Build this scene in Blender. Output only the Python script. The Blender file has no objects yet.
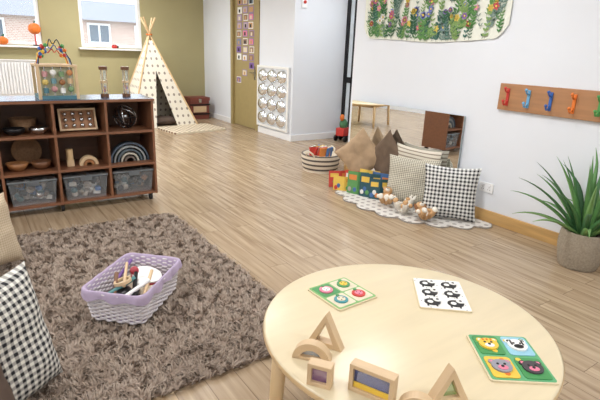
import bpy, random, math
from math import *
from mathutils import Matrix, Vector, Euler, noise
random.seed(7)
S=bpy.context.scene
S.view_settings.view_transform='Standard'
# ---------------------------------------------------------------- materials
def lin(c):
    o=[]
    for v in c[:3]:
        v=v/255.0
        o.append(v/12.92 if v<=.04045 else ((v+.055)/1.055)**2.4)
    return (*o,1)
def base(name):
    m=bpy.data.materials.new(name);m.use_nodes=True
    nt=m.node_tree;b=nt.nodes['Principled BSDF']
    return m,nt,b
def N(nt,t,**k):
    n=nt.nodes.new(t)
    for a,v in k.items(): setattr(n,a,v)
    return n
def mathn(nt,op,a,b=None,c=None):
    n=N(nt,'ShaderNodeMath',operation=op)
    for i,v in enumerate((a,b,c)):
        if v is None: continue
        if isinstance(v,(int,float)): n.inputs[i].default_value=v
        else: nt.links.new(v,n.inputs[i])
    return n.outputs[0]
def mixc(nt,f,a,b):
    n=N(nt,'ShaderNodeMix',data_type='RGBA')
    for i,v in ((0,f),(6,a),(7,b)):
        if isinstance(v,(int,float)): n.inputs[i].default_value=v
        elif isinstance(v,tuple): n.inputs[i].default_value=v
        else: nt.links.new(v,n.inputs[i])
    return n.outputs[2]
def coord(nt,kind='Object',scale=(1,1,1)):
    t=N(nt,'ShaderNodeTexCoord');mp=N(nt,'ShaderNodeMapping')
    mp.inputs['Scale'].default_value=scale
    nt.links.new(t.outputs[kind],mp.inputs[0]);return mp.outputs[0]
def noisef(nt,vec,scale,detail=3):
    n=N(nt,'ShaderNodeTexNoise');n.inputs['Scale'].default_value=scale;n.inputs['Detail'].default_value=detail
    nt.links.new(vec,n.inputs['Vector']);return n.outputs['Fac']
def bump(nt,b,h,s=.3,d=.01):
    n=N(nt,'ShaderNodeBump');n.inputs['Strength'].default_value=s;n.inputs['Distance'].default_value=d
    nt.links.new(h,n.inputs['Height']);nt.links.new(n.outputs[0],b.inputs['Normal'])
def dk(c,f): return tuple(max(0,min(255,v*f)) for v in c)
def plain(name,c,rough=.6,metal=0,var=.06,scale=12,bmp=0):
    m,nt,b=base(name);f=noisef(nt,coord(nt),scale)
    nt.links.new(mixc(nt,f,lin(dk(c,1-var)),lin(dk(c,1+var))),b.inputs['Base Color'])
    b.inputs['Roughness'].default_value=rough;b.inputs['Metallic'].default_value=metal
    if bmp: bump(nt,b,f,bmp)
    return m
def wood(name,c,rough=.45,scale=(3,3,40),var=.14):
    m,nt,b=base(name);f=noisef(nt,coord(nt,scale=scale),1.0,5)
    nt.links.new(mixc(nt,f,lin(dk(c,1-var)),lin(dk(c,1+var))),b.inputs['Base Color'])
    b.inputs['Roughness'].default_value=rough;return m
def uvfr(nt,n,m=None):
    t=N(nt,'ShaderNodeTexCoord');s=N(nt,'ShaderNodeSeparateXYZ');nt.links.new(t.outputs['UV'],s.inputs[0])
    u=mathn(nt,'FRACT',mathn(nt,'MULTIPLY',s.outputs[0],n));v=mathn(nt,'FRACT',mathn(nt,'MULTIPLY',s.outputs[1],m or n));return u,v
def gingham(name,n,a,bc,w=.5):
    m,nt,b=base(name);u,v=uvfr(nt,n)
    s=mathn(nt,'MULTIPLY',mathn(nt,'ADD',mathn(nt,'LESS_THAN',u,w),mathn(nt,'LESS_THAN',v,w)),.5)
    nt.links.new(mixc(nt,s,lin(a),lin(bc)),b.inputs['Base Color']);b.inputs['Roughness'].default_value=.85
    bump(nt,b,noisef(nt,coord(nt),220),.2,.003);return m
def stripes(name,n,a,bc,w=.5,ax=0):
    m,nt,b=base(name);uv=uvfr(nt,n)[ax]
    nt.links.new(mixc(nt,mathn(nt,'LESS_THAN',uv,w),lin(a),lin(bc)),b.inputs['Base Color']);b.inputs['Roughness'].default_value=.85
    return m
def dots(name,n,a,bc,r=.25,obj=False,sc=1):
    m,nt,b=base(name)
    if obj:
        s=N(nt,'ShaderNodeSeparateXYZ');nt.links.new(coord(nt),s.inputs[0])
        u=mathn(nt,'FRACT',mathn(nt,'MULTIPLY',s.outputs[0],n));v=mathn(nt,'FRACT',mathn(nt,'MULTIPLY',s.outputs[1],n))
    else: u,v=uvfr(nt,n)
    du=mathn(nt,'SUBTRACT',u,.5);dv=mathn(nt,'SUBTRACT',v,.5)
    d=mathn(nt,'SQRT',mathn(nt,'ADD',mathn(nt,'MULTIPLY',du,du),mathn(nt,'MULTIPLY',dv,dv)))
    nt.links.new(mixc(nt,mathn(nt,'LESS_THAN',d,r),lin(a),lin(bc)),b.inputs['Base Color']);b.inputs['Roughness'].default_value=.85
    return m
def clear(name,c,alpha=.5,rough=.15):
    m,nt,b=base(name);b.inputs['Base Color'].default_value=lin(c);b.inputs['Roughness'].default_value=rough
    tr=N(nt,'ShaderNodeBsdfTransparent');mx=N(nt,'ShaderNodeMixShader');mx.inputs[0].default_value=alpha
    nt.links.new(tr.outputs[0],mx.inputs[1]);nt.links.new(b.outputs[0],mx.inputs[2])
    nt.links.new(mx.outputs[0],nt.nodes['Material Output'].inputs['Surface']);return m
# ---------------------------------------------------------------- mesh builder
I4=Matrix.Identity(4)
def T(x,y,z): return Matrix.Translation((x,y,z))
def R(a,ax): return Matrix.Rotation(radians(a),4,ax)
class MB:
    def __init__(s,name): s.name=name;s.v=[];s.f=[];s.mi=[];s.sm=[];s.mats=[];s.uv=[];s.M=I4
    def add(s,vs,fs,mat,smooth=False,M=None,uv=None):
        if mat not in s.mats: s.mats.append(mat)
        mi=s.mats.index(mat);o=len(s.v);X=s.M@(M if M is not None else I4)
        s.v+=[tuple(X@Vector(p)) for p in vs]
        s.uv+=(uv if uv else [(0,0)]*len(vs))
        for i,f in enumerate(fs):
            s.f.append(tuple(o+k for k in f));s.mi.append(mi)
            s.sm.append(smooth[i] if isinstance(smooth,list) else smooth)
    def box(s,c,d,mat,M=None):
        x,y,z=[k/2 for k in d];a,b,e=c
        vs=[(a+i*x,b+j*y,e+k*z) for i in(-1,1) for j in(-1,1) for k in(-1,1)]
        s.add(vs,[(0,1,3,2),(4,6,7,5),(0,4,5,1),(2,3,7,6),(0,2,6,4),(1,5,7,3)],mat,False,M)
    def bb(s,x0,x1,y0,y1,z0,z1,mat,M=None): s.box(((x0+x1)/2,(y0+y1)/2,(z0+z1)/2),(x1-x0,y1-y0,z1-z0),mat,M)
    def cyl(s,p,q,r,mat,r2=None,n=20,M=None):
        p=Vector(p);q=Vector(q);r2=r if r2 is None else r2;d=(q-p).normalized()
        a=d.orthogonal().normalized();b=d.cross(a);vs=[]
        for P,rr in((p,r),(q,r2)):
            for i in range(n):
                t=2*pi*i/n;vs.append(tuple(P+a*cos(t)*rr+b*sin(t)*rr))
        fs=[(i,(i+1)%n,n+(i+1)%n,n+i) for i in range(n)];sm=[True]*n
        vs+=vs[:2*n]
        fs+=[tuple(2*n+i for i in range(n-1,-1,-1)),tuple(3*n+i for i in range(n))];sm+=[False]*2
        s.add(vs,fs,mat,sm,M)
    def ell(s,c,r,mat,M=None,n=16,m=10):
        vs=[];fs=[]
        for j in range(m+1):
            ph=pi*j/m
            for i in range(n):
                t=2*pi*i/n;vs.append((c[0]+r[0]*sin(ph)*cos(t),c[1]+r[1]*sin(ph)*sin(t),c[2]+r[2]*cos(ph)))
        for j in range(m):
            for i in range(n): fs.append((j*n+i,(j+1)*n+i,(j+1)*n+(i+1)%n,j*n+(i+1)%n))
        s.add(vs,fs,mat,True,M)
    def lathe(s,prof,mat,M=None,n=40,disp=None,close=False):
        vs=[];fs=[];k=len(prof);uv=[]
        for j,(r,z) in enumerate(prof):
            for i in range(n):
                t=2*pi*i/n;rr=r+(disp(t,z,j) if disp else 0);vs.append((rr*cos(t),rr*sin(t),z));uv.append((i/n,j/(k-1)))
        for j in range(k-1):
            for i in range(n): fs.append((j*n+i,j*n+(i+1)%n,(j+1)*n+(i+1)%n,(j+1)*n+i))
        s.add(vs,fs,mat,True,M,uv)
    def tube(s,pts,r,mat,n=8,M=None,closed=False):
        P=[Vector(p) for p in pts];k=len(P);vs=[];fs=[];up=None
        for i in range(k):
            if closed: d=P[(i+1)%k]-P[i-1]
            else: d=P[min(i+1,k-1)]-P[max(i-1,0)]
            d.normalize()
            if up is None: up=d.orthogonal().normalized()
            a=(up-d*up.dot(d));a=a.normalized() if a.length>1e-5 else d.orthogonal().normalized();up=a;b=d.cross(a)
            rr=r[i] if isinstance(r,list) else r
            for j in range(n):
                t=2*pi*j/n;vs.append(tuple(P[i]+a*cos(t)*rr+b*sin(t)*rr))
        for i in range(k if closed else k-1):
            for j in range(n):
                i2=(i+1)%k;fs.append((i*n+j,i*n+(j+1)%n,i2*n+(j+1)%n,i2*n+j))
        if not closed: fs+=[tuple(range(n-1,-1,-1)),tuple((k-1)*n+j for j in range(n))]
        s.add(vs,fs,mat,True,M)
    def prism(s,poly,z0,z1,mat,M=None):
        n=len(poly);vs=[(x,y,z0) for x,y in poly]+[(x,y,z1) for x,y in poly]
        s.add(vs,[tuple(range(n-1,-1,-1)),tuple(range(n,2*n))]+[(i,(i+1)%n,n+(i+1)%n,n+i) for i in range(n)],mat,False,M)
    def disc(s,x,y,r,z0,z1,mat,M=None,n=20,ry=None):
        s.prism([(x+r*cos(2*pi*i/n),y+(ry or r)*sin(2*pi*i/n)) for i in range(n)],z0,z1,mat,M)
    def ring(s,outer,inner,th,mat,M=None):
        n=len(outer);vs=[]
        for y in(-th/2,th/2):
            vs+=[(p[0],y,p[1]) for p in outer]+[(p[0],y,p[1]) for p in inner]
        fs=[]
        for i in range(n):
            j=(i+1)%n
            fs+=[(i,j,n+j,n+i),(2*n+i,3*n+i,3*n+j,2*n+j),(i,2*n+i,2*n+j,j),(n+i,n+j,3*n+j,3*n+i)]
        s.add(vs,fs,mat,False,M)
    def cushion(s,w,h,t,mat,M=None,n=22,seed=0,edge=.09):
        for sd in(1,-1):
            vs=[];uv=[];fs=[]
            for j in range(n+1):
                for i in range(n+1):
                    u=-1+2*i/n;v=-1+2*j/n
                    x=w/2*u*(1-edge*(1-v*v)*u*u);y=h/2*v*(1-edge*(1-u*u)*v*v)
                    z=t/2*((1-u**4)*(1-v**4))**.55
                    k=noise.noise(Vector((u*2.2+seed,v*2.2,seed*3.1)))*.2
                    z=z*(1+k)+ (0.008*noise.noise(Vector((u*5+seed,v*5,2))) if abs(u)<.99 and abs(v)<.99 else 0)
                    vs.append((x,y,sd*z));uv.append((i/n,j/n))
            for j in range(n):
                for i in range(n):
                    q=(j*(n+1)+i,j*(n+1)+i+1,(j+1)*(n+1)+i+1,(j+1)*(n+1)+i);fs.append(q if sd>0 else q[::-1])
            s.add(vs,fs,mat,True,M,uv)
    def finish(s,loc=(0,0,0),rz=0,bevel=0,seg=2):
        me=bpy.data.meshes.new(s.name);me.from_pydata(s.v,[],s.f)
        for m in s.mats: me.materials.append(m)
        me.polygons.foreach_set('material_index',s.mi);me.polygons.foreach_set('use_smooth',s.sm)
        ul=me.uv_layers.new(name='UVMap')
        li=[0]*len(me.loops);me.loops.foreach_get('vertex_index',li)
        fl=[]
        for i in li: fl+=s.uv[i]
        ul.data.foreach_set('uv',fl);me.update()
        o=bpy.data.objects.new(s.name,me);S.collection.objects.link(o);o.location=loc;o.rotation_euler=(0,0,radians(rz))
        if bevel:
            b=o.modifiers.new('bevel','BEVEL');b.width=bevel;b.segments=seg;b.limit_method='ANGLE';b.angle_limit=radians(50)
        return o
# ---------------------------------------------------------------- material library
white=plain('wall_white',(228,232,238),.75,var=.015,scale=2)
olive=plain('wall_olive',(172,163,122),.75,var=.03,scale=2)
ceilm=plain('ceiling_white',(238,238,238),.8,var=.01)
upvc=plain('upvc_white',(240,241,242),.35,var=.01)
pine=wood('pine_trim',(200,160,102),.4,(30,3,30))
shelfw=wood('shelf_walnut',(130,87,62),.42,(4,30,30))
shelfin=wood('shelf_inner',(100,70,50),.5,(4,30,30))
shelftop=plain('shelf_top_sky_tint',(74,98,128),.18,var=.05)  # blue of the reflected sky painted into the top's base colour
birch=wood('birch_ply',(222,207,174),.32,(3,26,3),.04)
beech=wood('beech',(210,180,136),.42,(20,20,3),.08)
blockw=wood('block_wood',(212,184,146),.5,(8,30,8),.08)
black=plain('black_rubber',(28,27,28),.5)
dark=plain('dark_metal',(40,38,40),.35,.6)
steel=plain('steel',(190,190,190),.25,1)
red=plain('red_paint',(200,56,48),.45);blue=plain('blue_paint',(52,100,176),.4);yellow=plain('yellow_paint',(236,196,72),.45)
green=plain('green_paint',(86,160,86),.45);orange=plain('orange_paint',(228,122,46),.5);pink=plain('pink_paint',(228,130,155),.45)
purple=plain('purple_paint',(120,84,156),.5);teal=plain('teal_paint',(60,146,156),.4);cream=plain('cream_cloth',(226,214,190),.9,var=.05,bmp=.2,scale=60)
tan=plain('tan_plush',(200,160,116),.95,var=.12,scale=60,bmp=.5);wplush=plain('white_plush',(232,226,214),.95,var=.06,scale=60,bmp=.5)
brownp=plain('brown_plush',(140,98,66),.95,var=.12,scale=60,bmp=.5)
white_p=plain('white_paint',(240,240,236),.4,var=.02)
velvet=plain('brown_velvet',(88,72,62),.8,var=.2,scale=14,bmp=.3)
def floormat():
    m,nt,b=base('oak_laminate')
    t=N(nt,'ShaderNodeTexCoord');s=N(nt,'ShaderNodeSeparateXYZ');nt.links.new(t.outputs['Object'],s.inputs[0])
    c=N(nt,'ShaderNodeCombineXYZ');nt.links.new(s.outputs[1],c.inputs[0]);nt.links.new(s.outputs[0],c.inputs[1])
    br=N(nt,'ShaderNodeTexBrick');br.offset=.37;br.inputs['Scale'].default_value=1
    br.inputs['Brick Width'].default_value=1.35;br.inputs['Row Height'].default_value=.15;br.inputs['Mortar Size'].default_value=.0018;br.inputs['Mortar Smooth'].default_value=.1
    br.inputs['Color1'].default_value=(0,0,0,1);br.inputs['Color2'].default_value=(1,1,1,1);br.inputs['Mortar'].default_value=(.5,.5,.5,1)
    nt.links.new(c.outputs[0],br.inputs['Vector'])
    sv=N(nt,'ShaderNodeSeparateColor');nt.links.new(br.outputs['Color'],sv.inputs[0])
    off=N(nt,'ShaderNodeCombineXYZ');nt.links.new(mathn(nt,'ADD',mathn(nt,'MULTIPLY',s.outputs[0],26),mathn(nt,'MULTIPLY',sv.outputs[0],9)),off.inputs[0])
    nt.links.new(mathn(nt,'ADD',mathn(nt,'MULTIPLY',s.outputs[1],1.6),mathn(nt,'MULTIPLY',sv.outputs[0],31)),off.inputs[1])
    g=noisef(nt,off.outputs[0],1.0,6)
    g2=mathn(nt,'MULTIPLY',mathn(nt,'SUBTRACT',g,.32),2.6);g2n=nt.nodes[-1];g2n.use_clamp=True
    c1=mixc(nt,g2,lin((142,119,93)),lin((196,175,146)))
    c2=mixc(nt,mathn(nt,'MULTIPLY',sv.outputs[0],.5),c1,lin((164,142,115)))
    c3=mixc(nt,mathn(nt,'MULTIPLY',br.outputs['Fac'],.7),c2,lin((92,72,54)))
    nt.links.new(c3,b.inputs['Base Color']);b.inputs['Roughness'].default_value=.26
    b.inputs['Specular IOR Level'].default_value=.5
    bump(nt,b,g,.05,.002);return m
# ---------------------------------------------------------------- room shell
def single(name,x0,x1,y0,y1,z0,z1,mat,bevel=0):
    m=MB(name);m.bb(x0,x1,y0,y1,z0,z1,mat);return m.finish(bevel=bevel)
CH=2.9
single('floor',-3,5.85,-2.5,10.5,-.1,0,floormat())
single('ceiling',-3.15,6,-2.65,10.65,CH,CH+.1,ceilm)
single('wall_west',-3.15,-3,-2.5,10.5,0,CH,white)
single('wall_south',-3.15,5.85,-2.65,-2.5,0,CH,white)
single('wall_east',4.0,5.85,-2.5,4.67,0,CH,white)
single('wall_recess',5.72,5.85,4.67,6.87,0,CH,white)
single('wall_column',4.58,5.85,6.87,8.0,0,CH,white)
single('wall_corner',4.58,5.85,9.16,10.5,0,CH,white)
single('wall_behind_door',4.72,5.85,8.0,9.16,0,CH,white)
single('wall_over_door',4.58,4.72,8.0,9.16,2.52,CH,white)
WZ0,WZ1=1.43,2.52
wins=[(-1.9,-.7),(.12,1.34),(2.02,3.2)]  # first window is out of view, added to let in more daylight
m=MB('wall_north')
m.bb(-3.15,5.85,10.5,10.65,0,WZ0,olive);m.bb(-3.15,5.85,10.5,10.65,WZ1,CH,olive)
xs=[-3.15]+[k for w in wins for k in w]+[5.85]
for i in range(0,len(xs),2): m.bb(xs[i],xs[i+1],10.5,10.65,WZ0,WZ1,olive)
m.finish()
glass=clear('window_glass',(230,240,245),.06,.02)
for i,(a,b) in enumerate(wins):
    m=MB('window_%d'%(i+1));f=.06
    m.bb(a,b,10.53,10.61,WZ0,WZ0+f,upvc);m.bb(a,b,10.53,10.61,WZ1-f,WZ1,upvc)
    m.bb(a,a+f,10.53,10.61,WZ0+f,WZ1-f,upvc);m.bb(b-f,b,10.53,10.61,WZ0+f,WZ1-f,upvc)
    m.bb(a+f,b-f,10.565,10.572,WZ0+f,WZ1-f,glass)
    m.finish(bevel=.004)
    single('window_sill_trim_%d'%(i+1),a-.06,b+.06,10.36,10.5,WZ0-.045,WZ0-.012,upvc,.005)
def brick():
    m,nt,b=base('exterior_brick');t=N(nt,'ShaderNodeTexCoord');s=N(nt,'ShaderNodeSeparateXYZ');nt.links.new(t.outputs['Object'],s.inputs[0])
    c=N(nt,'ShaderNodeCombineXYZ');nt.links.new(s.outputs[0],c.inputs[0]);nt.links.new(s.outputs[2],c.inputs[1])
    br=N(nt,'ShaderNodeTexBrick');br.inputs['Scale'].default_value=4;nt.links.new(c.outputs[0],br.inputs['Vector'])
    br.inputs['Color1'].default_value=lin((196,172,160));br.inputs['Color2'].default_value=lin((182,152,140));br.inputs['Mortar'].default_value=lin((215,208,200))
    nt.links.new(br.outputs['Color'],b.inputs['Base Color']);b.inputs['Roughness'].default_value=.9;return m
bk=brick();roofm=plain('roof_slate',(130,134,144),.8,var=.1);winm=plain('dark_window',(80,95,110),.1)
m=MB('neighbour_house')
m.bb(-6,12,22,26,0,2.5,bk)
for k in range(9):
    x=-5+k*1.9;m.bb(x,x+.9,21.93,22.02,1.5,2.3,upvc);m.bb(x+.08,x+.41,21.9,21.95,1.58,2.22,winm);m.bb(x+.49,x+.82,21.9,21.95,1.58,2.22,winm)
m.add([(-6.3,21.6,2.4),(12.3,21.6,2.4),(12.3,24,3.3),(-6.3,24,3.3),(12.3,26.4,2.4),(-6.3,26.4,2.4)],[(0,1,2,3),(3,2,4,5),(1,4,2),(0,3,5)],roofm)
m.finish()
single('exterior_ground',-40,40,10.8,60,-.3,-.15,plain('paving',(170,170,165),.9))
single('baseboard_east',3.978,4.0,-2.5,4.67,0,.115,pine,.004)
single('baseboard_east_end',3.978,5.72,4.67,4.69,0,.115,pine,.004)
single('baseboard_column',4.56,4.58,6.85,8.0,0,.11,upvc,.004)
single('baseboard_column_face',4.58,5.72,6.85,6.87,0,.11,upvc,.004)
single('baseboard_corner',4.56,4.58,9.16,10.5,0,.11,upvc,.004)
single('baseboard_north',-3,4.56,10.48,10.5,0,.11,upvc,.004)
doorm=plain('door_paint',(164,147,100),.5,var=.04)
m=MB('door_1')
m.bb(4.62,4.67,8.1,9.06,.01,2.46,doorm)
m.bb(4.56,4.70,8.01,8.1,0,2.5,doorm);m.bb(4.56,4.70,9.06,9.15,0,2.5,doorm);m.bb(4.56,4.70,8.1,9.06,2.46,2.5,doorm)
m.bb(4.605,4.62,8.2,8.25,.95,1.2,steel);m.cyl((4.575,8.22,1.08),(4.575,8.36,1.08),.011,steel);m.cyl((4.615,8.22,1.08),(4.575,8.22,1.08),.011,steel)
m.finish(bevel=.003)
m=MB('photo_display')
cols=[purple,pink,white_p,plain('ph1',(120,140,160)),tan,plain('ph2',(150,120,100)),cream,plain('ph3',(190,170,180))]
pborder=plain('lilac_card',(150,128,176),.6)
for r in range(11):
    for c in range(3):
        z=.86+r*.145+random.uniform(-.01,.01);y=8.98-c*.24-random.uniform(0,.05)
        if r<3 and c!=(r%3): continue
        m.bb(4.614,4.619,y-.18,y,z,z+.12,pborder if (r+c)%3 else white_p)
        m.bb(4.611,4.614,y-.165,y-.015,z+.014,z+.106,random.choice(cols))
        m.bb(4.609,4.611,y-.12,y-.06,z+.02,z+.08,random.choice([tan,cream,dark]))
m.finish()
m=MB('dark_framed_glazing')
m.bb(5.66,5.715,5.4,6.86,0,.12,dark);m.bb(5.66,5.715,5.4,6.86,2.4,2.5,dark);m.bb(5.66,5.715,6.78,6.86,.12,2.4,dark);m.bb(5.66,5.715,5.4,5.5,.12,2.4,dark)
m.bb(5.66,5.715,6.60,6.66,.12,2.4,dark);m.bb(5.68,5.70,5.5,6.78,.12,2.4,plain('frosted_panel',(205,214,220),.2));m.bb(5.66,5.715,5.5,6.78,1.0,1.1,dark)
m.finish(bevel=.003)
m=MB('toy_ride_on')
m.bb(-.12,.12,-.08,.08,.1,.24,red);m.ell((0,0,.3),(.08,.07,.1),plain('toygreen',(70,120,80)));m.ell((-.06,0,.42),(.045,.04,.06),orange)
for sx in(-1,1):
    for sy in(-1,1): m.cyl((sx*.08,sy*.08,.055),(sx*.08,sy*.11,.055),.055,black)
m.finish((5.48,6.55,0),20,.01)
m=MB('wall_alarm');m.box((0,0,0),(.1,.03,.14),upvc);m.cyl((0,-.015,.02),(0,-.03,.02),.025,red);m.finish((4.75,6.855,2.25),0,.006)
chrome=plain('mirror_acrylic',(236,239,243),.07,.95,var=.01)
m=MB('bubble_mirror_panel')
m.bb(4.548,4.578,6.94,8.0,.14,1.24,plain('panel_grey_white',(214,217,220),.4))
for (a,b,c,d) in((6.94,6.98,.14,1.24),(7.96,8.0,.14,1.24),(6.98,7.96,.14,.18),(6.98,7.96,1.20,1.24)): m.bb(4.53,4.548,a,b,c,d,white_p)
for r in range(4):
    for c in range(3):
        cy=6.99+.96*(c+.5)/3;cz=.19+1.0*(r+.5)/4
        m.ell((4.55,cy,cz),(.08,.152,.12),chrome,n=24,m=16)
m.finish(bevel=.005)
# mirror propped a few degrees off the wall
m=MB('wall_mirror')
m.bb(-.022,-.017,0,1.572,0,.823,plain('mirror_glass',(240,242,242),.01,1,var=0))
m.bb(-.017,0,0,1.572,0,.823,plain('mirror_edge',(150,160,160),.3))
m.finish((3.985,2.93,.14),3)
# ---------------------------------------------------------------- tapestry
WM=Matrix(((0,0,-1,3.99),(-1,0,0,4.50),(0,1,0,0),(0,0,0,1)))
m=MB('floral_wall_tapestry');m.M=WM
cloth=plain('tapestry_cloth',(230,232,220),.9,var=.03,scale=40)
W=1.88
def zb(x):
    e=min(x,W-x);return 1.645+.008*sin(x*4)+ (0.12*max(0,1-e/.14)**2) + .03*abs(x-W/2)
n=40;vs=[];fs=[]
for i in range(n+1):
    x=W*i/n;b0=zb(x)
    for j in range(9): vs.append((x,b0+(2.62-b0)*j/8,.004+.003*sin(x*18+j*.3)))
for i in range(n):
    for j in range(8): fs.append((i*9+j,(i+1)*9+j,(i+1)*9+j+1,i*9+j+1))
m.add(vs,fs,cloth,True)
gr=[plain('leaf_g%d'%i,c,.9) for i,c in enumerate([(72,122,66),(98,144,82),(50,94,66),(130,160,96),(116,138,128),(62,104,92)])]
fl=[plain('petal%d'%i,c,.9) for i,c in enumerate([(206,92,142),(232,204,100),(150,110,186),(202,84,90),(244,240,236),(230,150,176),(120,128,196)])]
def leaf(x,y,a,l,w,mt,z):
    pts=[(0,0),(.3,.5),(.6,.45),(1,0),(.6,-.45),(.3,-.5)]
    q=[(x+cos(a)*p*l-sin(a)*s*w,y+sin(a)*p*l+cos(a)*s*w,z) for p,s in pts]
    m.add(q,[tuple(range(6))],mt)
for k in range(180):
    x=random.uniform(.05,W-.05);y=zb(x)+.008+random.uniform(0,.6)*(random.random()<.78);h=random.uniform(.10,.30);lean=random.uniform(-.4,.4);mt=random.choice(gr)
    z=.011+k*.00002
    h=min(h,2.58-y)
    tx=min(max(x+lean*h,.05),W-.05)
    m.add([(x-.002,y,z),(x+.002,y,z),(tx+.001,y+h,z),(tx-.001,y+h,z)],[(0,1,2,3)],mt)
    L=random.uniform(.03,.07);st=random.choice([.028,.045]);wf=random.choice([.25,.38,.46])
    for q in range(int(h/st)):
        f=(q+.5)*st/h;px=x+(tx-x)*f;py=y+h*f
        if .07<px<W-.07:
            for sd in(1,-1): leaf(px,py,pi/2+sd*random.uniform(.6,1.1),L,L*wf,mt,z+.0003)
    if random.random()<.5 and .08<tx<W-.08:
        c=random.choice(fl);nn=random.choice([5,6,8]);rr_=random.uniform(.022,.045)
        for q in range(nn): leaf(tx,y+h,2*pi*q/nn,rr_,rr_*.7,c,z+.001)
        m.disc(tx,y+h,rr_*.28,z+.0012,z+.002,fl[1],n=8)
m.finish()
# ---------------------------------------------------------------- peg board
m=MB('coat_hook_board')
bw=wood('hook_board_wood',(172,126,88),.45,(30,3,30))
m.bb(3.97,4.0,1.62,2.60,1.07,1.30,bw)
cs=[red,plain('hook_lightblue',(110,170,210),.4),blue,orange,green]
for i,y in enumerate([2.51,2.315,2.12,1.93,1.735]):
    c=cs[i]
    m.box((3.965,y,1.185),(.010,.026,.15),c)
    m.tube([(3.96,y,1.225),(3.935,y,1.23),(3.92,y,1.243),(3.915,y,1.26)],.007,c);m.ell((3.915,y,1.262),(.013,.013,.013),c)
    m.tube([(3.96,y,1.15),(3.945,y,1.125),(3.925,y,1.118),(3.91,y,1.13),(3.905,y,1.15)],.007,c);m.ell((3.905,y,1.153),(.013,.013,.013),c)
m.finish(bevel=.003)
m=MB('wall_socket')
m.bb(3.986,3.999,2.52,2.67,.285,.375,upvc)
for y in(2.56,2.63):
    m.bb(3.980,3.987,y-.012,y+.012,.345,.36,upvc)
    for dy,dz in((0,.333),(-.011,.312),(.011,.312)): m.bb(3.984,3.9865,y+dy-.003,y+dy+.003,dz-.004,dz+.004,steel)
m.finish(bevel=.002)
# ---------------------------------------------------------------- round tables
def table(x,y,rot):
    m=MB('round_table');r=.555;pr=[(0,.468),(r-.012,.468),(r-.003,.473),(r,.48),(r,.49),(r-.003,.497),(r-.01,.5),(0,.5)]
    m.lathe(pr,birch,n=96)
    m.lathe([(r-.001,.4745),(r+.0015,.480),(r+.0015,.490),(r-.001,.4945)],beech,n=96)
    for k in range(4):
        a=radians(rot+90*k);c,s=cos(a),sin(a)
        m.tube([(c*.50,s*.50,.47),(c*.515,s*.515,.2),(c*.53,s*.53,.0)],[.030,.026,.022],beech,n=16)
        a2=radians(rot+90*k+90);
        m.cyl((c*.46,s*.46,.435),(cos(a2)*.46,sin(a2)*.46,.435),.02,beech,n=8)
    return m.finish((x,y,0))
table(1.30,1.10,161)
table(.1,7.6,30)
# ---------------------------------------------------------------- shelf unit
m=MB('wooden_shelf_unit')
X0,X1,Y0,Y1=-.27,1.49,4.65,5.10
m.bb(X0-.01,X1+.01,Y0-.01,Y1+.01,.992,1.016,shelfw);m.bb(X0-.005,X1+.005,Y0-.005,Y1+.005,1.016,1.02,shelftop)
for z in(.085,.385,.705): m.bb(X0+.02,X1-.02,Y0,Y1-.02,z-.011,z+.011,shelfw)
m.bb(X0,X0+.022,Y0,Y1,.07,.992,shelfw);m.bb(X1-.022,X1,Y0,Y1,.07,.992,shelfw)
for x in(.17,.61,1.05): m.bb(x-.011,x+.011,Y0+.003,Y1-.02,.096,.992,shelfw)
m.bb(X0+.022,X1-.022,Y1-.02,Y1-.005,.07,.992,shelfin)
for x in(X0+.06,.61,X1-.06):
    for y in(Y0+.05,Y1-.06):
        m.cyl((x-.012,y,.034),(x+.012,y,.034),.034,black);m.bb(x-.018,x+.018,y-.02,y+.02,.055,.075,dark)
m.finish(bevel=.003)
cx=[-.05,.39,.83,1.27]
pl=clear('storage_plastic',(205,212,216),.22,.15);plb=clear('storage_plastic_blue',(60,110,170),.6,.2);lid=plain('lid_grey',(105,110,114),.35);lidc=clear('lid_clear',(200,205,208),.4,.15)
mp=[plain('bk%d'%i,c,.5) for i,c in enumerate([(196,66,54),(226,190,84),(90,146,84),(64,104,156),(228,226,220),(212,132,66),(44,84,92),(170,160,150)])]
for i,x in enumerate(cx):
    m=MB('storage_box');w,d,h=.38,.36,.215
    f=[(-w/2+.02,-d/2+.02),(w/2-.02,-d/2+.02),(w/2-.02,d/2-.02),(-w/2+.02,d/2-.02)];g=[(-w/2,-d/2),(w/2,-d/2),(w/2,d/2),(-w/2,d/2)]
    vs=[(a,b,0) for a,b in f]+[(a,b,h) for a,b in g]
    m.add(vs,[(3,2,1,0)]+[(k,(k+1)%4,4+(k+1)%4,4+k) for k in range(4)],pl if i else plb)
    m.tube([(a*1.01,b*1.01,h-.004) for a,b in g],.006,lid,n=6,closed=True)
    m.bb(-w/2-.006,w/2+.006,-d/2-.006,d/2+.006,h+.002,h+.008,lidc)
    m.bb(-.05,.05,-d/2-.016,-d/2-.004,h-.035,h+.008,lid)
    for k in range(46):
        c=random.choice([mp[3],mp[6],white_p,mp[7],dark,steel,steel,brownp,mp[4],dark,mp[1] if i==1 else mp[7]])
        p=(random.uniform(-.13,.13),random.uniform(-.13,.13),random.uniform(.03,.15))
        if random.random()<.5: m.ell(p,(.03,.03,.03),c,n=10,m=6)
        else: m.box((0,0,0),(.06,.045,.035),c,T(*p)@R(random.uniform(0,180),'Z')@R(random.uniform(0,60),'X'))
    m.finish((x,4.855,.0975),0)
silver=plain('silver_ball',(200,200,200),.2,1)
wick=plain('wicker_brown',(138,106,76),.8,var=.25,scale=60,bmp=.4)
def bowl(name,x,y,z,r,h,mat,rx=0):
    m=MB(name);pr=[(0.001,0.004),(r*.5,0),(r*.85,h*.45),(r,h),(r-.008,h),(r*.8,h*.5),(r*.45,.012),(.001,.014)]
    m.M=R(rx,'X');m.lathe(pr,mat,n=32);return m.finish((x,y,z))
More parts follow.
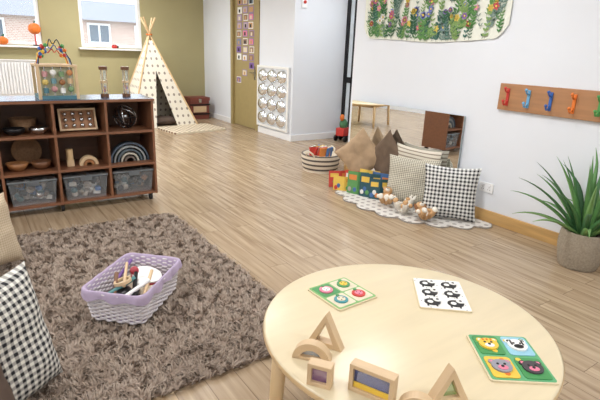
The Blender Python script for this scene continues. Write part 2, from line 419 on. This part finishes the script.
wb=wood('bowl_wood',(156,108,68),.4,(10,10,30));wb2=wood('bowl_wood2',(116,78,52),.4)
bowl('wooden_bowl',.30,4.80,.397,.09,.07,wb);bowl('wooden_bowl',.49,4.80,.397,.085,.07,wb2)
bowl('metal_bowl',.31,4.78,.717,.09,.06,dark);bowl('metal_bowl',.50,4.78,.717,.085,.06,steel);bowl('wooden_bowl',-.06,4.82,.717,.12,.09,wb);bowl('metal_bowl',-.06,4.82,.397,.12,.09,steel)
m=MB('wicker_tray');m.M=R(75,'X');m.lathe([(.001,0),(.11,0),(.125,.03),(.118,.03),(.105,.008),(.001,.008)],wick,n=36);m.finish((.4,5.0,.53))
m=MB('wicker_basket');m.lathe([(.001,0),(.09,0),(.11,.12),(.10,.12),(.085,.01),(.001,.01)],wick,n=48,disp=lambda t,z,j:.004*sin(20*t+j*pi));m.finish((.40,4.96,.717))
m=MB('wooden_ball_frame');m.M=R(-18,'X')
m.bb(-.16,.16,-.01,.015,0,.2,wb)
for a in((-.16,-.145,0,.2),(.145,.16,0,.2)): m.bb(a[0],a[1],-.04,-.01,a[2],a[3],blockw)
m.bb(-.145,.145,-.04,-.01,0,.015,blockw);m.bb(-.145,.145,-.04,-.01,.185,.2,blockw)
for r in range(3):
    for c in range(4): m.ell((-.105+c*.07,-.022,.045+r*.055),(.021,.021,.021),silver,n=12,m=8)
m.finish((.83,4.80,.722))
m=MB('wire_ball')
for k in range(7):
    M_=T(0,0,.115)@Euler((k*.9,k*1.3,k*.5)).to_matrix().to_4x4()
    m.tube([(.11*cos(2*pi*i/28),.11*sin(2*pi*i/28),0) for i in range(28)],.005,steel if k%2 else dark,n=6,M=M_,closed=True)
m.ell((0,0,.115),(.04,.04,.04),steel)
m.finish((1.26,4.82,.717))
def arcpts(r,n=18): return [(r*cos(pi*i/n),r*sin(pi*i/n)) for i in range(n+1)]
def arch(m,ro,ri,th,mat,M=None):
    m.ring(arcpts(ro),arcpts(ri),th,mat,M)
m=MB('wooden_arch_set');arch(m,.085,.055,.06,blockw,T(.06,0,0));arch(m,.05,.025,.06,wb,T(.06,0,0));m.box((-.1,0,.03),(.06,.06,.06),blockw);m.cyl((-.1,0,.06),(-.1,0,.16),.03,beech);m.finish((.83,4.80,.397),0,.002)
m=MB('rainbow_arch_stacker')
for i,c in enumerate([(80,94,110),(150,155,155),(92,104,112),(196,190,174),(120,108,98)]):
    arch(m,.19-i*.034,.19-i*.034-.018,.07,plain('arch%d'%i,c,.5))
m.finish((1.27,4.80,.397),0,.002)
# bead maze activity cube
m=MB('bead_maze_activity_cube');a=.15
acb=plain('activity_teal',(84,128,140),.4);acp=plain('activity_panel',(190,190,160),.5)
m.bb(-a+.02,a-.02,-a+.02,a-.02,.02,.27,acp)
for sx in(-1,1):
    for sy in(-1,1): m.bb(sx*a-.012,sx*a+.012,sy*a-.012,sy*a+.012,0,.29,blockw)
m.bb(-a-.015,a+.015,-a-.015,a+.015,.275,.293,blockw);m.bb(-a-.01,a+.01,-a-.01,a+.01,.0,.03,acb)
mut=[acb,wb,plain('mu1',(214,190,110)),plain('mu2',(120,150,110)),plain('mu3',(200,150,150)),blockw,plain('mu4',(110,150,160)),plain('mu5',(200,140,90)),white_p]
for i in range(4):
    m.cyl((-.1+i*.066,-a-.004,.03),(-.1+i*.066,-a-.004,.275),.005,steel,n=8)
    for j in range(3):
        zz=.075+j*.07+.012*(i%2)
        if (i+j)%2: m.ell((-.1+i*.066,-a-.004,zz),(.026,.022,.026),mut[(i*4+j*2)%9])
        else: m.cyl((-.1+i*.066,-a-.004,zz-.022),(-.1+i*.066,-a-.004,zz+.022),.022,mut[(i*4+j*2)%9],n=6)
for k,(c,h) in enumerate([(dark,.22),(blue,.17),(red,.13),(yellow,.2)]):
    o=-.09+k*.06
    pts=[(-.13+.26*t/28,o+.035*sin(t*.6+k*1.4),.29+h*(sin(pi*t/28)**.6)*(1-.22*sin(t*.55+k)**2)) for t in range(29)]
    m.tube(pts,.0045,c,n=6)
    for q in(3,5,7,22,24): m.ell(pts[q],(.017,.017,.017),[red,yellow,green,blue,orange][(q+k)%5],n=10,m=6)
m.finish((.69,4.88,1.02),0,.003)
shk=clear('shaker_acrylic',(210,225,230),.3,.05)
for x in(1.10,1.30):
    m=MB('rainmaker_shaker')
    m.cyl((0,0,0),(0,0,.03),.038,wb2);m.cyl((0,0,.25),(0,0,.28),.038,wb2);m.cyl((0,0,.13),(0,0,.15),.034,blockw)
    m.cyl((0,0,.03),(0,0,.25),.026,shk)
    for k in range(3):
        a=2*pi*k/3;m.cyl((.031*cos(a),.031*sin(a),.03),(.031*cos(a),.031*sin(a),.25),.004,beech,n=8)
    for k in range(24): m.ell((random.uniform(-.014,.014),random.uniform(-.014,.014),.04+random.uniform(0,.06)),(.007,.007,.007),random.choice([red,blue,yellow,purple]),n=8,m=5)
    m.finish((x,4.86,1.02),0,.002)
# ---------------------------------------------------------------- shag rug
def shag():
    m,nt,b=base('shag_pile')
    t=N(nt,'ShaderNodeTexCoord');s=N(nt,'ShaderNodeSeparateXYZ');nt.links.new(t.outputs['Object'],s.inputs[0])
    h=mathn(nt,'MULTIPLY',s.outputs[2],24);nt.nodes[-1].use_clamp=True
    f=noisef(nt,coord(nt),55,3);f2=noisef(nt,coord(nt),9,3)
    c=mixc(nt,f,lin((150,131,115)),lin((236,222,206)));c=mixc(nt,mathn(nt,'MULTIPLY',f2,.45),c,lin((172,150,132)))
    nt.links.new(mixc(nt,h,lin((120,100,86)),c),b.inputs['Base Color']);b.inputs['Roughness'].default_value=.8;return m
sh=shag()
RX0,RX1,RY0,RY1=-.5,1.45,1.78,4.15
m=MB('shaggy_rug')
def rr(x0,x1,y0,y1,r,n=6):
    o=[]
    for (cx_,cy_,a0) in((x1-r,y0+r,-90),(x1-r,y1-r,0),(x0+r,y1-r,90),(x0+r,y0+r,180)):
        for i in range(n+1):
            a=radians(a0+90*i/n);o.append((cx_+r*cos(a),cy_+r*sin(a)))
    return o
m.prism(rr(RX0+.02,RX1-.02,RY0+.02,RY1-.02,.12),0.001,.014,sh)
vs=[];fs=[]
for k in range(66000):
    x=random.uniform(RX0,RX1);y=random.uniform(RY0,RY1)
    dx=max(RX0+.16-x,x-(RX1-.16),0);dy=max(RY0+.16-y,y-(RY1-.16),0)
    if dx and dy and dx*dx+dy*dy>.16**2: continue
    n1=noise.noise(Vector((x*19,y*19,0)));n2=noise.noise(Vector((x*19,y*19,7)));
    a=atan2(n2,n1)+random.uniform(-1.2,1.2);l=random.uniform(.014,.034);h=random.uniform(.026,.042)*(1+.28*noise.noise(Vector((x*22,y*22,3))))
    w=random.uniform(.0026,.0046);px,py=-sin(a)*w,cos(a)*w;lx,ly=cos(a)*l,sin(a)*l;o=len(vs)
    vs+=[(x-px,y-py,.008),(x+px,y+py,.008),(x+lx*.35+px,y+ly*.35+py,h*.7),(x+lx*.35-px,y+ly*.35-py,h*.7),(x+lx,y+ly,h)]
    fs+=[(o,o+1,o+2,o+3),(o+3,o+2,o+4)]
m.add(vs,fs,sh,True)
m.finish()
# ---------------------------------------------------------------- lilac lined basket
m=MB('wicker_toy_basket')
wh=plain('white_wicker',(224,218,222),.7,var=.06,scale=90);lil=plain('lilac_cloth',(182,166,192),.9,var=.06,scale=25,bmp=.3)
def rrloop(w,d,r,z,n=10,disp=None,per=40):
    p=rr(-w/2,w/2,-d/2,d/2,r,n);o=[]
    P=[Vector((a,b)) for a,b in p];L=[0]
    for i in range(len(P)): L.append(L[-1]+(P[(i+1)%len(P)]-P[i]).length)
    tot=L[-1]
    for k in range(per):
        s_=tot*k/per;i=max(j for j in range(len(P)) if L[j]<=s_+1e-9);f=(s_-L[i])/max(L[i+1]-L[i],1e-9);q=P[i].lerp(P[(i+1)%len(P)],f)
        nn=q.normalized()*(disp(k) if disp else 0);o.append((q.x+nn.x,q.y+nn.y,z))
    return o
def loft(m,loops,mat,cap=False):
    n=len(loops[0]);vs=[p for l in loops for p in l];fs=[]
    for j in range(len(loops)-1):
        for i in range(n): fs.append((j*n+i,j*n+(i+1)%n,(j+1)*n+(i+1)%n,(j+1)*n+i))
    if cap: fs.append(tuple(range(n-1,-1,-1)))
    m.add(vs,fs,mat,True)
BW,BD,BH=.51,.36,.18
rows=15
wand=lambda f,ph: rrloop(BW-.05+.05*f,BD-.05+.05*f,.05,BH*f,per=132,disp=lambda k:.006*sin(k*pi/3+ph))
for j in range(rows):
    f=(j+.5)/rows
    m.tube(wand(f,pi*(j%2)),.0068,wh,n=6,closed=True)
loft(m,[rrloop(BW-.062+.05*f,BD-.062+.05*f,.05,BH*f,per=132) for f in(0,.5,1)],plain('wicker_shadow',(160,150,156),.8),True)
for k in range(44):
    b0=rrloop(BW-.05,BD-.05,.05,.0,per=44)[k];t0=rrloop(BW,BD,.05,BH,per=44)[k]
    m.tube([b0,t0],.005,wh,n=6)
lp=[]
for (g,z,wv) in((-.04,.012,0),(-.022,BH-.02,0),(-.012,BH+.006,.001),(.004,BH+.012,.002),(.018,BH+.006,.002),(.024,BH-.015,.003),(.028,BH-.04,.006)):
    lp.append(rrloop(BW+g,BD+g,.05,z,per=132,disp=lambda k,wv=wv:wv*sin(k*.7)))
lp=[[(p[0],p[1],p[2]+(.009*sin(i*.5) if q==6 else 0)) for i,p in enumerate(l)] for q,l in enumerate(lp)]
loft(m,lp,lil,True)
m.finish((.675,2.62,.040),46)
m=MB('basket_instruments')
dr=plain('drum_red',(176,60,72),.4);br_=plain('bell_brown',(120,84,60),.5)
DM=T(.13,.0,.075)@R(15,'X')
m.cyl((0,0,0),(.0,.0,.045),.09,white_p,M=DM);m.cyl((0,0,.006),(0,0,.036),.093,dr,M=DM)
for (p,q,r,c) in [((-.19,-.09,.11),(.02,.0,.175),.012,dark),((-.19,.02,.10),(-.02,.10,.18),.012,br_),((-.12,-.12,.12),(.08,-.07,.17),.010,blockw),((-.05,.1,.13),(.17,.11,.18),.010,purple),((-.19,.09,.11),(-.03,-.02,.17),.013,plain('muted_teal',(90,140,140))),((-.12,.0,.16),(.1,.10,.19),.009,blockw),((-.18,-.04,.13),(-.02,-.1,.16),.012,white_p)]:
    m.cyl(p,q,r,c)
m.ell((-.19,-.09,.11),(.03,.026,.026),pink);m.ell((.04,.02,.178),(.026,.026,.026),dr);m.ell((-.02,-.06,.14),(.04,.03,.025),white_p);m.ell((-.1,.04,.09),(.08,.07,.05),dark)
m.ring([(.05*cos(2*pi*i/24),.05*sin(2*pi*i/24)) for i in range(24)],[(.038*cos(2*pi*i/24),.038*sin(2*pi*i/24)) for i in range(24)],.02,blockw,T(-.08,.03,.165)@R(75,'X'))
m.box((0,0,0),(.1,.12,.06),dark,T(-.12,-.02,.09)@R(20,'Z'));m.box((.02,.02,.05),(.30,.22,.06),cream)
m.finish((.675,2.62,.043),46,.002)
# ---------------------------------------------------------------- scalloped mat
m=MB('scalloped_play_mat')
pts=[];nb=11
for i in range(nb*10+1):
    a=pi/2+pi*i/(nb*10)
    s_=.07*abs(sin(pi*i/10))
    pts.append((3.955+(.74+s_)*cos(a),3.42+(.96+s_)*sin(a)))
m.prism(pts,.001,.010,dots('mat_dots',12,(216,212,206),(160,153,148),.25,obj=True))
m.tube([(x,y,.009) for x,y in pts],.005,plain('mat_piping',(150,142,134),.8),n=6)
m.finish()
# ---------------------------------------------------------------- cushions
def cush(name,loc,yaw,lean,w,h,t,mat,diam=0,seed=1):
    m=MB(name);m.M=R(yaw,'Z')@R(90-lean,'X')@R(diam,'Z');m.cushion(w,h,t,mat,seed=seed);
    return m.finish(loc)
ging=gingham('gingham_black',14,(232,232,228),(34,34,38))
cush('gingham_cushion',(3.70,2.78,.266),-51,12,.52,.52,.15,ging,seed=1)
cush('woven_check_cushion',(3.70,3.27,.262),-60,14,.54,.50,.14,gingham('cream_check',26,(220,214,196),(130,125,110),.5),seed=2)
cush('striped_cushion',(3.865,3.38,.335),-87,4,.60,.50,.08,stripes('cream_stripe',12,(216,208,192),(150,138,122),.35,1),seed=3)
tanv=plain('tan_velvet',(172,146,116),.85,var=.16,scale=10,bmp=.3);gbr=plain('grey_brown_velvet',(104,86,70),.85,var=.2,scale=10,bmp=.3)
cush('tan_cushion',(3.74,4.13,.36),-60,8,.47,.47,.12,tanv,45,seed=4)
cush('brown_cushion',(3.845,3.80,.37),-87,3,.48,.48,.07,gbr,45,seed=5)
cush('large_gingham_cushion',(-.07,2.02,.30),40,14,.60,.56,.2,gingham('gingham_large',18,(228,226,218),(34,34,40)),seed=6)
cush('gingham_shade_cushion',(-.17,1.76,.25),48,14,.44,.46,.16,velvet,seed=8)  # dark cushion standing in for the shaded strip of the gingham one
cush('beige_cushion',(-.06,3.48,.29),30,14,.5,.48,.2,gingham('beige_check',30,(210,194,168),(184,164,136)),seed=9)
# ---------------------------------------------------------------- striped woven basket with books
m=MB('striped_woven_basket');m.M=Matrix.Scale(1.12,4)
prof=[(.20,0)]+[(.20+.03*sin(j/14*pi*.6),.20*j/14) for j in range(15)]+[(.205,.20),(.19,.02),(.001,.012)]
m.lathe([(0.001,0)]+prof,stripes('basket_stripe',5,(222,210,190),(90,80,74),.4,1),n=72,disp=lambda t,z,j:.004*sin(36*t+j*pi) if 1<j<16 else 0)
for sx in(-1,1): m.tube([(sx*.21,-.06,.18),(sx*.24,-.04,.23),(sx*.245,0,.25),(sx*.24,.04,.23),(sx*.21,.06,.18)],.01,cream)
for k in range(14):
    a=random.uniform(0,6.28);r=random.uniform(0,.12)
    m.box((0,0,0),(.13,.018,.14),random.choice(mp),T(r*cos(a),r*sin(a),.21)@R(random.uniform(-40,40),'Z')@R(random.uniform(-25,25),'X'))
m.box((0,0,.1),(.2,.2,.16),cream)
m.finish((3.80,4.97,0),20)
m=MB('board_books')
spec=[(3.46,4.12,-20,mp[0],.18,.19),(3.40,3.98,-40,mp[1],.18,.16),(3.48,3.92,-55,mp[0],.17,.23),(3.44,3.80,-50,mp[2],.18,.25),(3.53,3.76,-65,mp[1],.17,.27),(3.48,3.64,-50,mp[6],.18,.26),(3.56,3.60,-70,mp[3],.17,.27),(3.52,3.53,-40,mp[6],.16,.22)]
for i,(x,y,a,c,w,h) in enumerate(spec):
    Mx=T(x,y,.012)@R(a,'Z')@R(-8,'X')
    for sd in(1,-1):
        M2=Mx@R(sd*22,'Z')
        m.bb(0 if sd>0 else -w*.75,w*.75 if sd>0 else 0,-.006,.006,0,h,c,M2)
        m.bb(.01 if sd>0 else -w*.75+.005,w*.75-.005 if sd>0 else -.01,.005,.010,.006,h-.006,white_p,M2)
        m.bb(min(sd*.02,sd*w*.65),max(sd*.02,sd*w*.65),-.008,-.006,h*.62,h*.85,random.choice([mp[4],mp[1],mp[5]]),M2)
        for q in range(3):
            m.ell((sd*w*(.2+.18*q),-.007,h*(.2+.14*(q%2))),(.022,.003,.026),random.choice(mp),M2,n=10,m=6)
m.finish(bevel=.001)
def plush(x,y,rz,body,belly,kind,tilt,sc=.85):
    m=MB('plush_'+kind);m.M=T(0,0,.05*sc)@R(tilt,'X')@Matrix.Scale(sc,4)
    m.ell((0,0,.055),(.055,.048,.07),body);m.ell((0,-.02,.05),(.038,.034,.05),belly)
    m.ell((0,-.005,.155),(.05,.047,.047),body);m.ell((0,-.045,.145),(.025,.022,.02),belly);m.ell((0,-.066,.15),(.008,.006,.006),black)
    for s_ in(-1,1):
        if kind=='rabbit': m.ell((s_*.022,0,.225),(.014,.009,.05),body)
        elif kind=='puppy': m.ell((s_*.05,-.005,.15),(.014,.022,.042),brownp)
        else: m.ell((s_*.038,0,.195),(.019,.011,.019),body)
        m.ell((s_*.018,-.043,.168),(.005,.004,.006),black)
        m.tube([(s_*.04,-.005,.1),(s_*.075,-.03,.07),(s_*.085,-.055,.045)],[.022,.02,.022],body,n=10);m.ell((s_*.086,-.058,.042),(.022,.022,.022),belly)
        m.tube([(s_*.03,-.01,.01),(s_*.05,-.07,.0),(s_*.055,-.115,.0)],[.03,.026,.026],body,n=10);m.ell((s_*.056,-.12,.005),(.027,.022,.032),belly)
    return m.finish((x,y,.0),rz)
plush(3.42,3.33,-50,tan,wplush,'teddy_bear',-50,.95);plush(3.38,3.07,-75,wplush,tan,'rabbit',-65,.95);plush(3.42,2.80,-20,tan,wplush,'puppy',-60,.95)
# ---------------------------------------------------------------- potted plant
m=MB('potted_aloe_plant')
pw=plain('pot_wicker',(160,148,130),.85,var=.2,scale=70,bmp=.4)
pr=[(.001,0)]+[(.12+.04*sin(pi*(.08+.66*j/26)),.29*j/26) for j in range(27)]+[(.135,.285),(.125,.25),(.001,.25)]
m.lathe(pr,pw,n=96,disp=lambda t,z,j:.005*sin(30*t+(j%2)*pi) if 0<j<28 else 0)
soil=plain('soil',(60,44,34),.95);m.disc(0,0,.125,.25,.258,soil)
lf=[plain('aloe%d'%i,c,.4,var=.15,scale=8) for i,c in enumerate([(78,126,74),(98,148,84),(62,108,66),(122,164,96)])]
for k in range(36):
    a=k*2.399+random.uniform(-.2,.2);f=k/35;el=radians(84-52*f+random.uniform(-6,6));L=random.uniform(.56,.70)*(1 if f<.8 else .8)
    p=Vector((.03*cos(a)*(1+f),.03*sin(a)*(1+f),.25));vs=[];fs=[];ns=10;side=Vector((-sin(a),cos(a),0))
    e=el
    for i in range(ns+1):
        t=i/ns;w=.026*(1-t**1.8)+.0008;d=Vector((cos(a)*cos(e),sin(a)*cos(e),sin(e)));up=side.cross(d)*-1
        vs+=[tuple(p-side*w+up*w*.45),tuple(p-up*w*.15),tuple(p+side*w+up*w*.45),tuple(p-up*w*.5)]
        p=p+d*L/ns;e-=radians(3.6*(0.4+1.4*f))*(.5+t)
        if p.x>.2: p.x=.2+ (p.x-.2)*.15
    vs=[(min(v[0],.245),v[1],v[2]) for v in vs]
    for i in range(ns):
        o=i*4
        for q,r in((0,1),(1,2),(2,3),(3,0)): fs.append((o+q,o+r,o+4+r,o+4+q))
    m.add(vs,fs,random.choice(lf),True)
m.finish((3.735,1.55,0))
# ---------------------------------------------------------------- teepee
m=MB('play_teepee')
tc=dots('teepee_cloth',12,(230,224,208),(150,140,128),.2);bx0,bx1,by0,by1=2.5,3.8,9.1,10.25;ap=Vector((3.1,9.7,1.72))
C=[Vector(p) for p in((bx0,by0,0),(bx1,by0,0),(bx1,by1,0),(bx0,by1,0))]
Tp=[c.lerp(ap,.93) for c in C]
def tri(a,b,c,d):
    m.add([tuple(p) for p in(a,b,c,d)],[(0,1,2,3)],tc,False,None,[(0,0),(1,0),(.55,1),(.45,1)])
tri(C[1],C[2],Tp[2],Tp[1]);tri(C[2],C[3],Tp[3],Tp[2]);tri(C[3],C[0],Tp[0],Tp[3])
tm=(Tp[0]+Tp[1])/2;op=((C[0]+C[1])/2).lerp(tm,.66)
lb=C[0].lerp(C[1],.36);rb=C[0].lerp(C[1],.68)
for (a,b,c,d,e,u) in((C[0],lb,op,tm,Tp[0],0),(rb,C[1],Tp[1],tm,op,1)):
    vs=[tuple(p+Vector((0,-.004,0))) for p in(a,b,c,d,e)];m.add(vs,[(0,1,2,3,4)],tc,False,None,[(0,0),(.36,0),(.5,.66),(.5,1),(.45,1)] if u==0 else [(.68,0),(1,0),(.55,1),(.5,1),(.5,.66)])
for c in C:
    d=(ap-c);m.cyl(tuple(c+Vector((0,0,.01))),tuple(c+d*1.17),.017,beech,n=10)
m.tube([tuple(ap+Vector((.05*cos(t),.05*sin(t),-.02+.01*(t%2)))) for t in [i*.5 for i in range(13)]],.012,orange,n=6)
m.finish()
m=MB('teepee_floor_mat');m.prism(rr(-.55,.55,-.4,.4,.1),.001,.03,dots('mat2',10,(214,202,178),(130,104,84),.28,obj=True));m.finish((3.5,8.68,0),8)
m=MB('floor_cushion');m.M=T(0,0,.09);m.cushion(.5,.45,.16,velvet,seed=12);m.finish((3.2,9.45,0))
m=MB('toy_chest');rc=wood('chest_red',(122,62,50),.5,(4,20,20))
m.bb(-.22,.22,-.18,.18,0,.4,rc);m.bb(-.235,.235,-.195,.195,.4,.47,rc);m.bb(-.235,.235,-.2,-.19,.1,.13,dark);m.bb(-.235,.235,-.2,-.19,.3,.33,dark);m.bb(-.03,.03,-.207,-.195,.36,.44,steel)
m.bb(-.15,.15,-.195,-.18,.15,.28,blockw)
m.finish((4.2,10.1,0),0,.006)
m=MB('radiator');m.bb(-.1,1.17,10.38,10.44,.52,1.15,upvc)
for k in range(25): m.bb(-.08+k*.05,-.05+k*.05,10.355,10.38,.56,1.12,upvc)
m.bb(-.11,1.18,10.35,10.45,1.15,1.17,upvc);m.cyl((1.2,10.41,.55),(1.2,10.41,.0),.012,upvc);m.cyl((1.14,10.41,.56),(1.23,10.41,.56),.016,upvc)
m.finish(bevel=.004)
def pumpkin(x,y,z,r):
    m=MB('pumpkin');pr=[(.001,0)]+[(r*sin(pi*j/14),r*.8*(1-cos(pi*j/14))) for j in range(1,14)]+[(.001,r*1.55)]
    m.lathe(pr,orange,n=48,disp=lambda t,zz,j:-.10*r*abs(cos(4*t))*sin(pi*j/14));m.tube([(0,0,r*1.5),(.01,0,r*1.8),(.03,0,r*2.0)],[.02,.014,.016],gr[2]);return m.finish((x,y,z))
pumpkin(.70,10.42,WZ0-.012,.09)
m=MB('pumpkin_on_stand');m.cyl((0,0,0),(0,0,.02),.05,dark);m.cyl((0,0,.02),(0,0,.2),.012,red)
pr=[(.001,.2)]+[(.11*sin(pi*j/14),.2+.10*(1-cos(pi*j/14))) for j in range(1,14)]+[(.001,.395)]
m.lathe(pr,orange,n=48,disp=lambda t,zz,j:-.012*abs(cos(4*t))*sin(pi*j/14));m.cyl((0,0,.385),(.02,0,.44),.012,gr[2]);m.finish((1.22,10.415,WZ0-.012))
m=MB('ladybird_ornament');m.ell((0,0,.04),(.06,.045,.04),red);m.ell((.055,0,.035),(.025,.025,.025),black)
for q in((-.02,-.03),(.02,-.03),(0,.03)): m.ell((q[0],q[1],.062),(.01,.01,.012),black)
m.finish((2.62,10.42,WZ0-.012))
# ---------------------------------------------------------------- table toys
TZ=.5
def face(m,x,y,r,c,c2,z,ears=True):
    for s_ in(-1,1): m.disc(x+s_*r*.75,y+r*.7,r*.36,z,z+.004,c);m.disc(x+s_*r*.75,y+r*.7,r*.2,z+.004,z+.005,c2)
    m.disc(x,y,r,z,z+.006,c);m.disc(x,y-r*.35,r*.5,z+.006,z+.0075,c2,ry=r*.36);m.disc(x,y-r*.2,r*.16,z+.0075,z+.009,black)
    for s_ in(-1,1): m.disc(x+s_*r*.35,y+r*.22,r*.13,z+.006,z+.0075,black)
m=MB('animal_puzzle');w,h=.225,.27
m.prism(rr(-w/2,w/2,-h/2,h/2,.012),0,.007,birch);m.prism(rr(-w/2+.006,w/2-.006,-h/2+.006,h/2-.006,.01),.007,.008,plain('puzzle_green',(96,170,120),.45))
lt=plain('leafy_green',(70,146,84),.4);skyb=plain('sky_blue',(150,200,220),.4)
q=[(-1,1,lt,yellow,white_p),(1,1,skyb,white_p,black),(-1,-1,yellow,plain('grey_toy',(150,150,160),.4),pink),(1,-1,lt,plain('darkgrey',(70,66,70)),pink)]
for sx,sy,bg,c,c2 in q:
    x,y=sx*.052,sy*.064;m.prism(rr(x-.045,x+.045,y-.056,y+.056,.012),.008,.011,bg)
    for k in range(4): m.disc(x+random.uniform(-.035,.035),y+random.uniform(-.045,.045),.009,.011,.012,random.choice([green,lt,orange,yellow]))
    face(m,x,y,.034,c,c2,.011)
for s_ in(-1,0,1): m.bb(-.052+s_*.014-.003,-.052+s_*.014+.003,.082,.092,.017,.0185,orange)
for s_ in(-1,1): m.bb(.052+s_*.02-.003,.052+s_*.02+.003,.06,.09,.017,.0185,black)
m.finish((1.448,.747,TZ),-36)
m=MB('monochrome_animal_puzzle');w,h=.215,.275
m.prism(rr(-w/2,w/2,-h/2,h/2,.008),0,.007,birch);m.prism(rr(-w/2+.003,w/2-.003,-h/2+.003,h/2-.003,.008),.007,.008,white_p)
for i in range(2):
    for j in range(3):
        x,y=-.048+i*.096,-.085+j*.085
        m.disc(x,y,.034,.008,.012,black,ry=.026);m.disc(x+.022,y+.018,.018,.012,.014,white_p);m.disc(x+.022,y+.018,.006,.014,.015,black)
        m.disc(x-.01,y-.004,.012,.012,.013,white_p);m.bb(x-.025,x-.018,y-.034,y-.02,.008,.011,black);m.bb(x+.012,x+.019,y-.034,y-.02,.008,.011,black)
for k in range(34): m.disc(random.uniform(-.1,.1),random.uniform(-.13,.13),.0025,.008,.0087,black,n=6)
m.finish((1.607,1.183,TZ),-41)
m=MB('fruit_puzzle');w=.22
m.prism(rr(-w/2,w/2,-w/2,w/2,.01),0,.007,birch);m.prism(rr(-w/2+.005,w/2-.005,-w/2+.005,w/2-.005,.01),.007,.008,plain('lime',(130,180,110),.4))
for x,y,c,c2 in((-.05,.05,pink,white_p),(.05,.05,lt,yellow),(-.05,-.05,teal,cream),(.05,-.05,red,pink)):
    m.prism(rr(x-.046,x+.046,y-.046,y+.046,.008),.008,.009,cream if c!=pink else lt);m.disc(x,y,.030,.009,.014,c);m.disc(x,y,.018,.014,.016,c2);m.disc(x+.005,y+.03,.008,.014,.017,lt)
    for k in range(3): m.disc(x+.010*cos(k*2.1),y+.010*sin(k*2.1),.003,.016,.0168,black,n=6)
m.finish((1.237,1.414,TZ),2)
def acr(n,c): return clear(n,c,.62,.05)
def tri_block(x,y,rz,w,h,c):
    m=MB('triangle_sensory_block');o=[(-w/2,0),(w/2,0),(0,h)];g=.018;i_=[(-w/2+g*1.9,g),(w/2-g*1.9,g),(0,h-g*2.1)]
    m.ring(o,i_,.035,blockw);
    if c: m.add([(p[0],0,p[1]) for p in i_],[(0,1,2)],c)
    m.finish((x,y,TZ),rz,.002)
tri_block(.945,1.150,-62,.135,.13,None)
m=MB('arch_sensory_block');arch(m,.066,.040,.035,blockw);m.add([(p[0],0,p[1]) for p in arcpts(.040)],[tuple(range(19))],acr('acr_blue',(130,160,185)));m.bb(-.066,.066,-.0175,.0175,-.0,.012,blockw);m.finish((.855,1.11,TZ),-50,.001)
def rect_block(x,y,rz,w,h,c,name='rectangle_sensory_block',extra=None):
    m=MB(name);g=.014;m.ring([(-w/2,0),(w/2,0),(w/2,h),(-w/2,h)],[(-w/2+g,g),(w/2-g,g),(w/2-g,h-g),(-w/2+g,h-g)],.038,blockw)
    m.bb(-w/2+g,w/2-g,-.008,.008,g,h-g,c)
    if extra: m.bb(-w/2+g,w/2-g,-.012,-.008,g,g+.02,extra)
    m.finish((x,y,TZ),rz,.002)
rect_block(.80,.99,-54,.078,.078,acr('acr_violet',(150,110,150)),'square_sensory_block')
rect_block(.905,.865,-66,.145,.095,acr('acr_deepblue',(60,80,150)),extra=yellow)
tri_block(1.085,.725,-20,.135,.125,acr('acr_green',(90,160,70)))
m=MB('arch_sensory_block');arch(m,.055,.032,.035,blockw);m.add([(p[0],0,p[1]) for p in arcpts(.032)],[tuple(range(19))],acr('acr_red',(200,70,60)));m.bb(-.055,.055,-.0175,.0175,0,.012,blockw);m.finish((.975,.745,TZ),-50,.001)
# ---------------------------------------------------------------- lights
def lampat(x,y,e,sx=1.15,sy=.55):
    m=MB('ceiling_light_panel');m.bb(-sx/2-.04,sx/2+.04,-sy/2-.04,sy/2+.04,-.03,0,upvc);m.finish((x,y,CH))
    L=bpy.data.lights.new('led_light','AREA');L.shape='RECTANGLE';L.size=sx;L.size_y=sy;L.energy=e;L.color=(.985,.99,1)
    o=bpy.data.objects.new('ceiling_led_lamp',L);S.collection.objects.link(o);o.location=(x,y,CH-.035)
for x in(-1.2,2.2):
    for y,e in((-.8,46),(2.6,48),(6.0,58),(9.0,62)): lampat(x,y,e)
lampat(5.0,5.8,18,.55,.55)  # unseen panel added to brighten the recess
w=bpy.data.worlds.new('sky');S.world=w;w.use_nodes=True;nt=w.node_tree;bg=nt.nodes['Background']
sk=nt.nodes.new('ShaderNodeTexSky');sk.sky_type='HOSEK_WILKIE';sk.turbidity=6;sk.ground_albedo=.4;sk.sun_direction=Vector((-.4,-.5,.75)).normalized()
mx=nt.nodes.new('ShaderNodeMix');mx.data_type='RGBA';mx.inputs[0].default_value=.7;nt.links.new(sk.outputs[0],mx.inputs[6]);mx.inputs[7].default_value=(.9,.95,1,1)
nt.links.new(mx.outputs[2],bg.inputs[0]);bg.inputs[1].default_value=4.5
# ---------------------------------------------------------------- camera
F=Vector((.5489,.7815,-.2965)).normalized();Rt=Vector((.8244,-.5647,.0376));Rt=(Rt-F*Rt.dot(F)).normalized();U=Rt.cross(F)
c=bpy.data.cameras.new('camera');c.sensor_width=36;c.lens=477.4*36/600
o=bpy.data.objects.new('camera',c);S.collection.objects.link(o)
o.matrix_world=Matrix(((Rt.x,U.x,-F.x,0),(Rt.y,U.y,-F.y,0),(Rt.z,U.z,-F.z,1.5),(0,0,0,1)))
c.clip_start=.05;S.camera=o
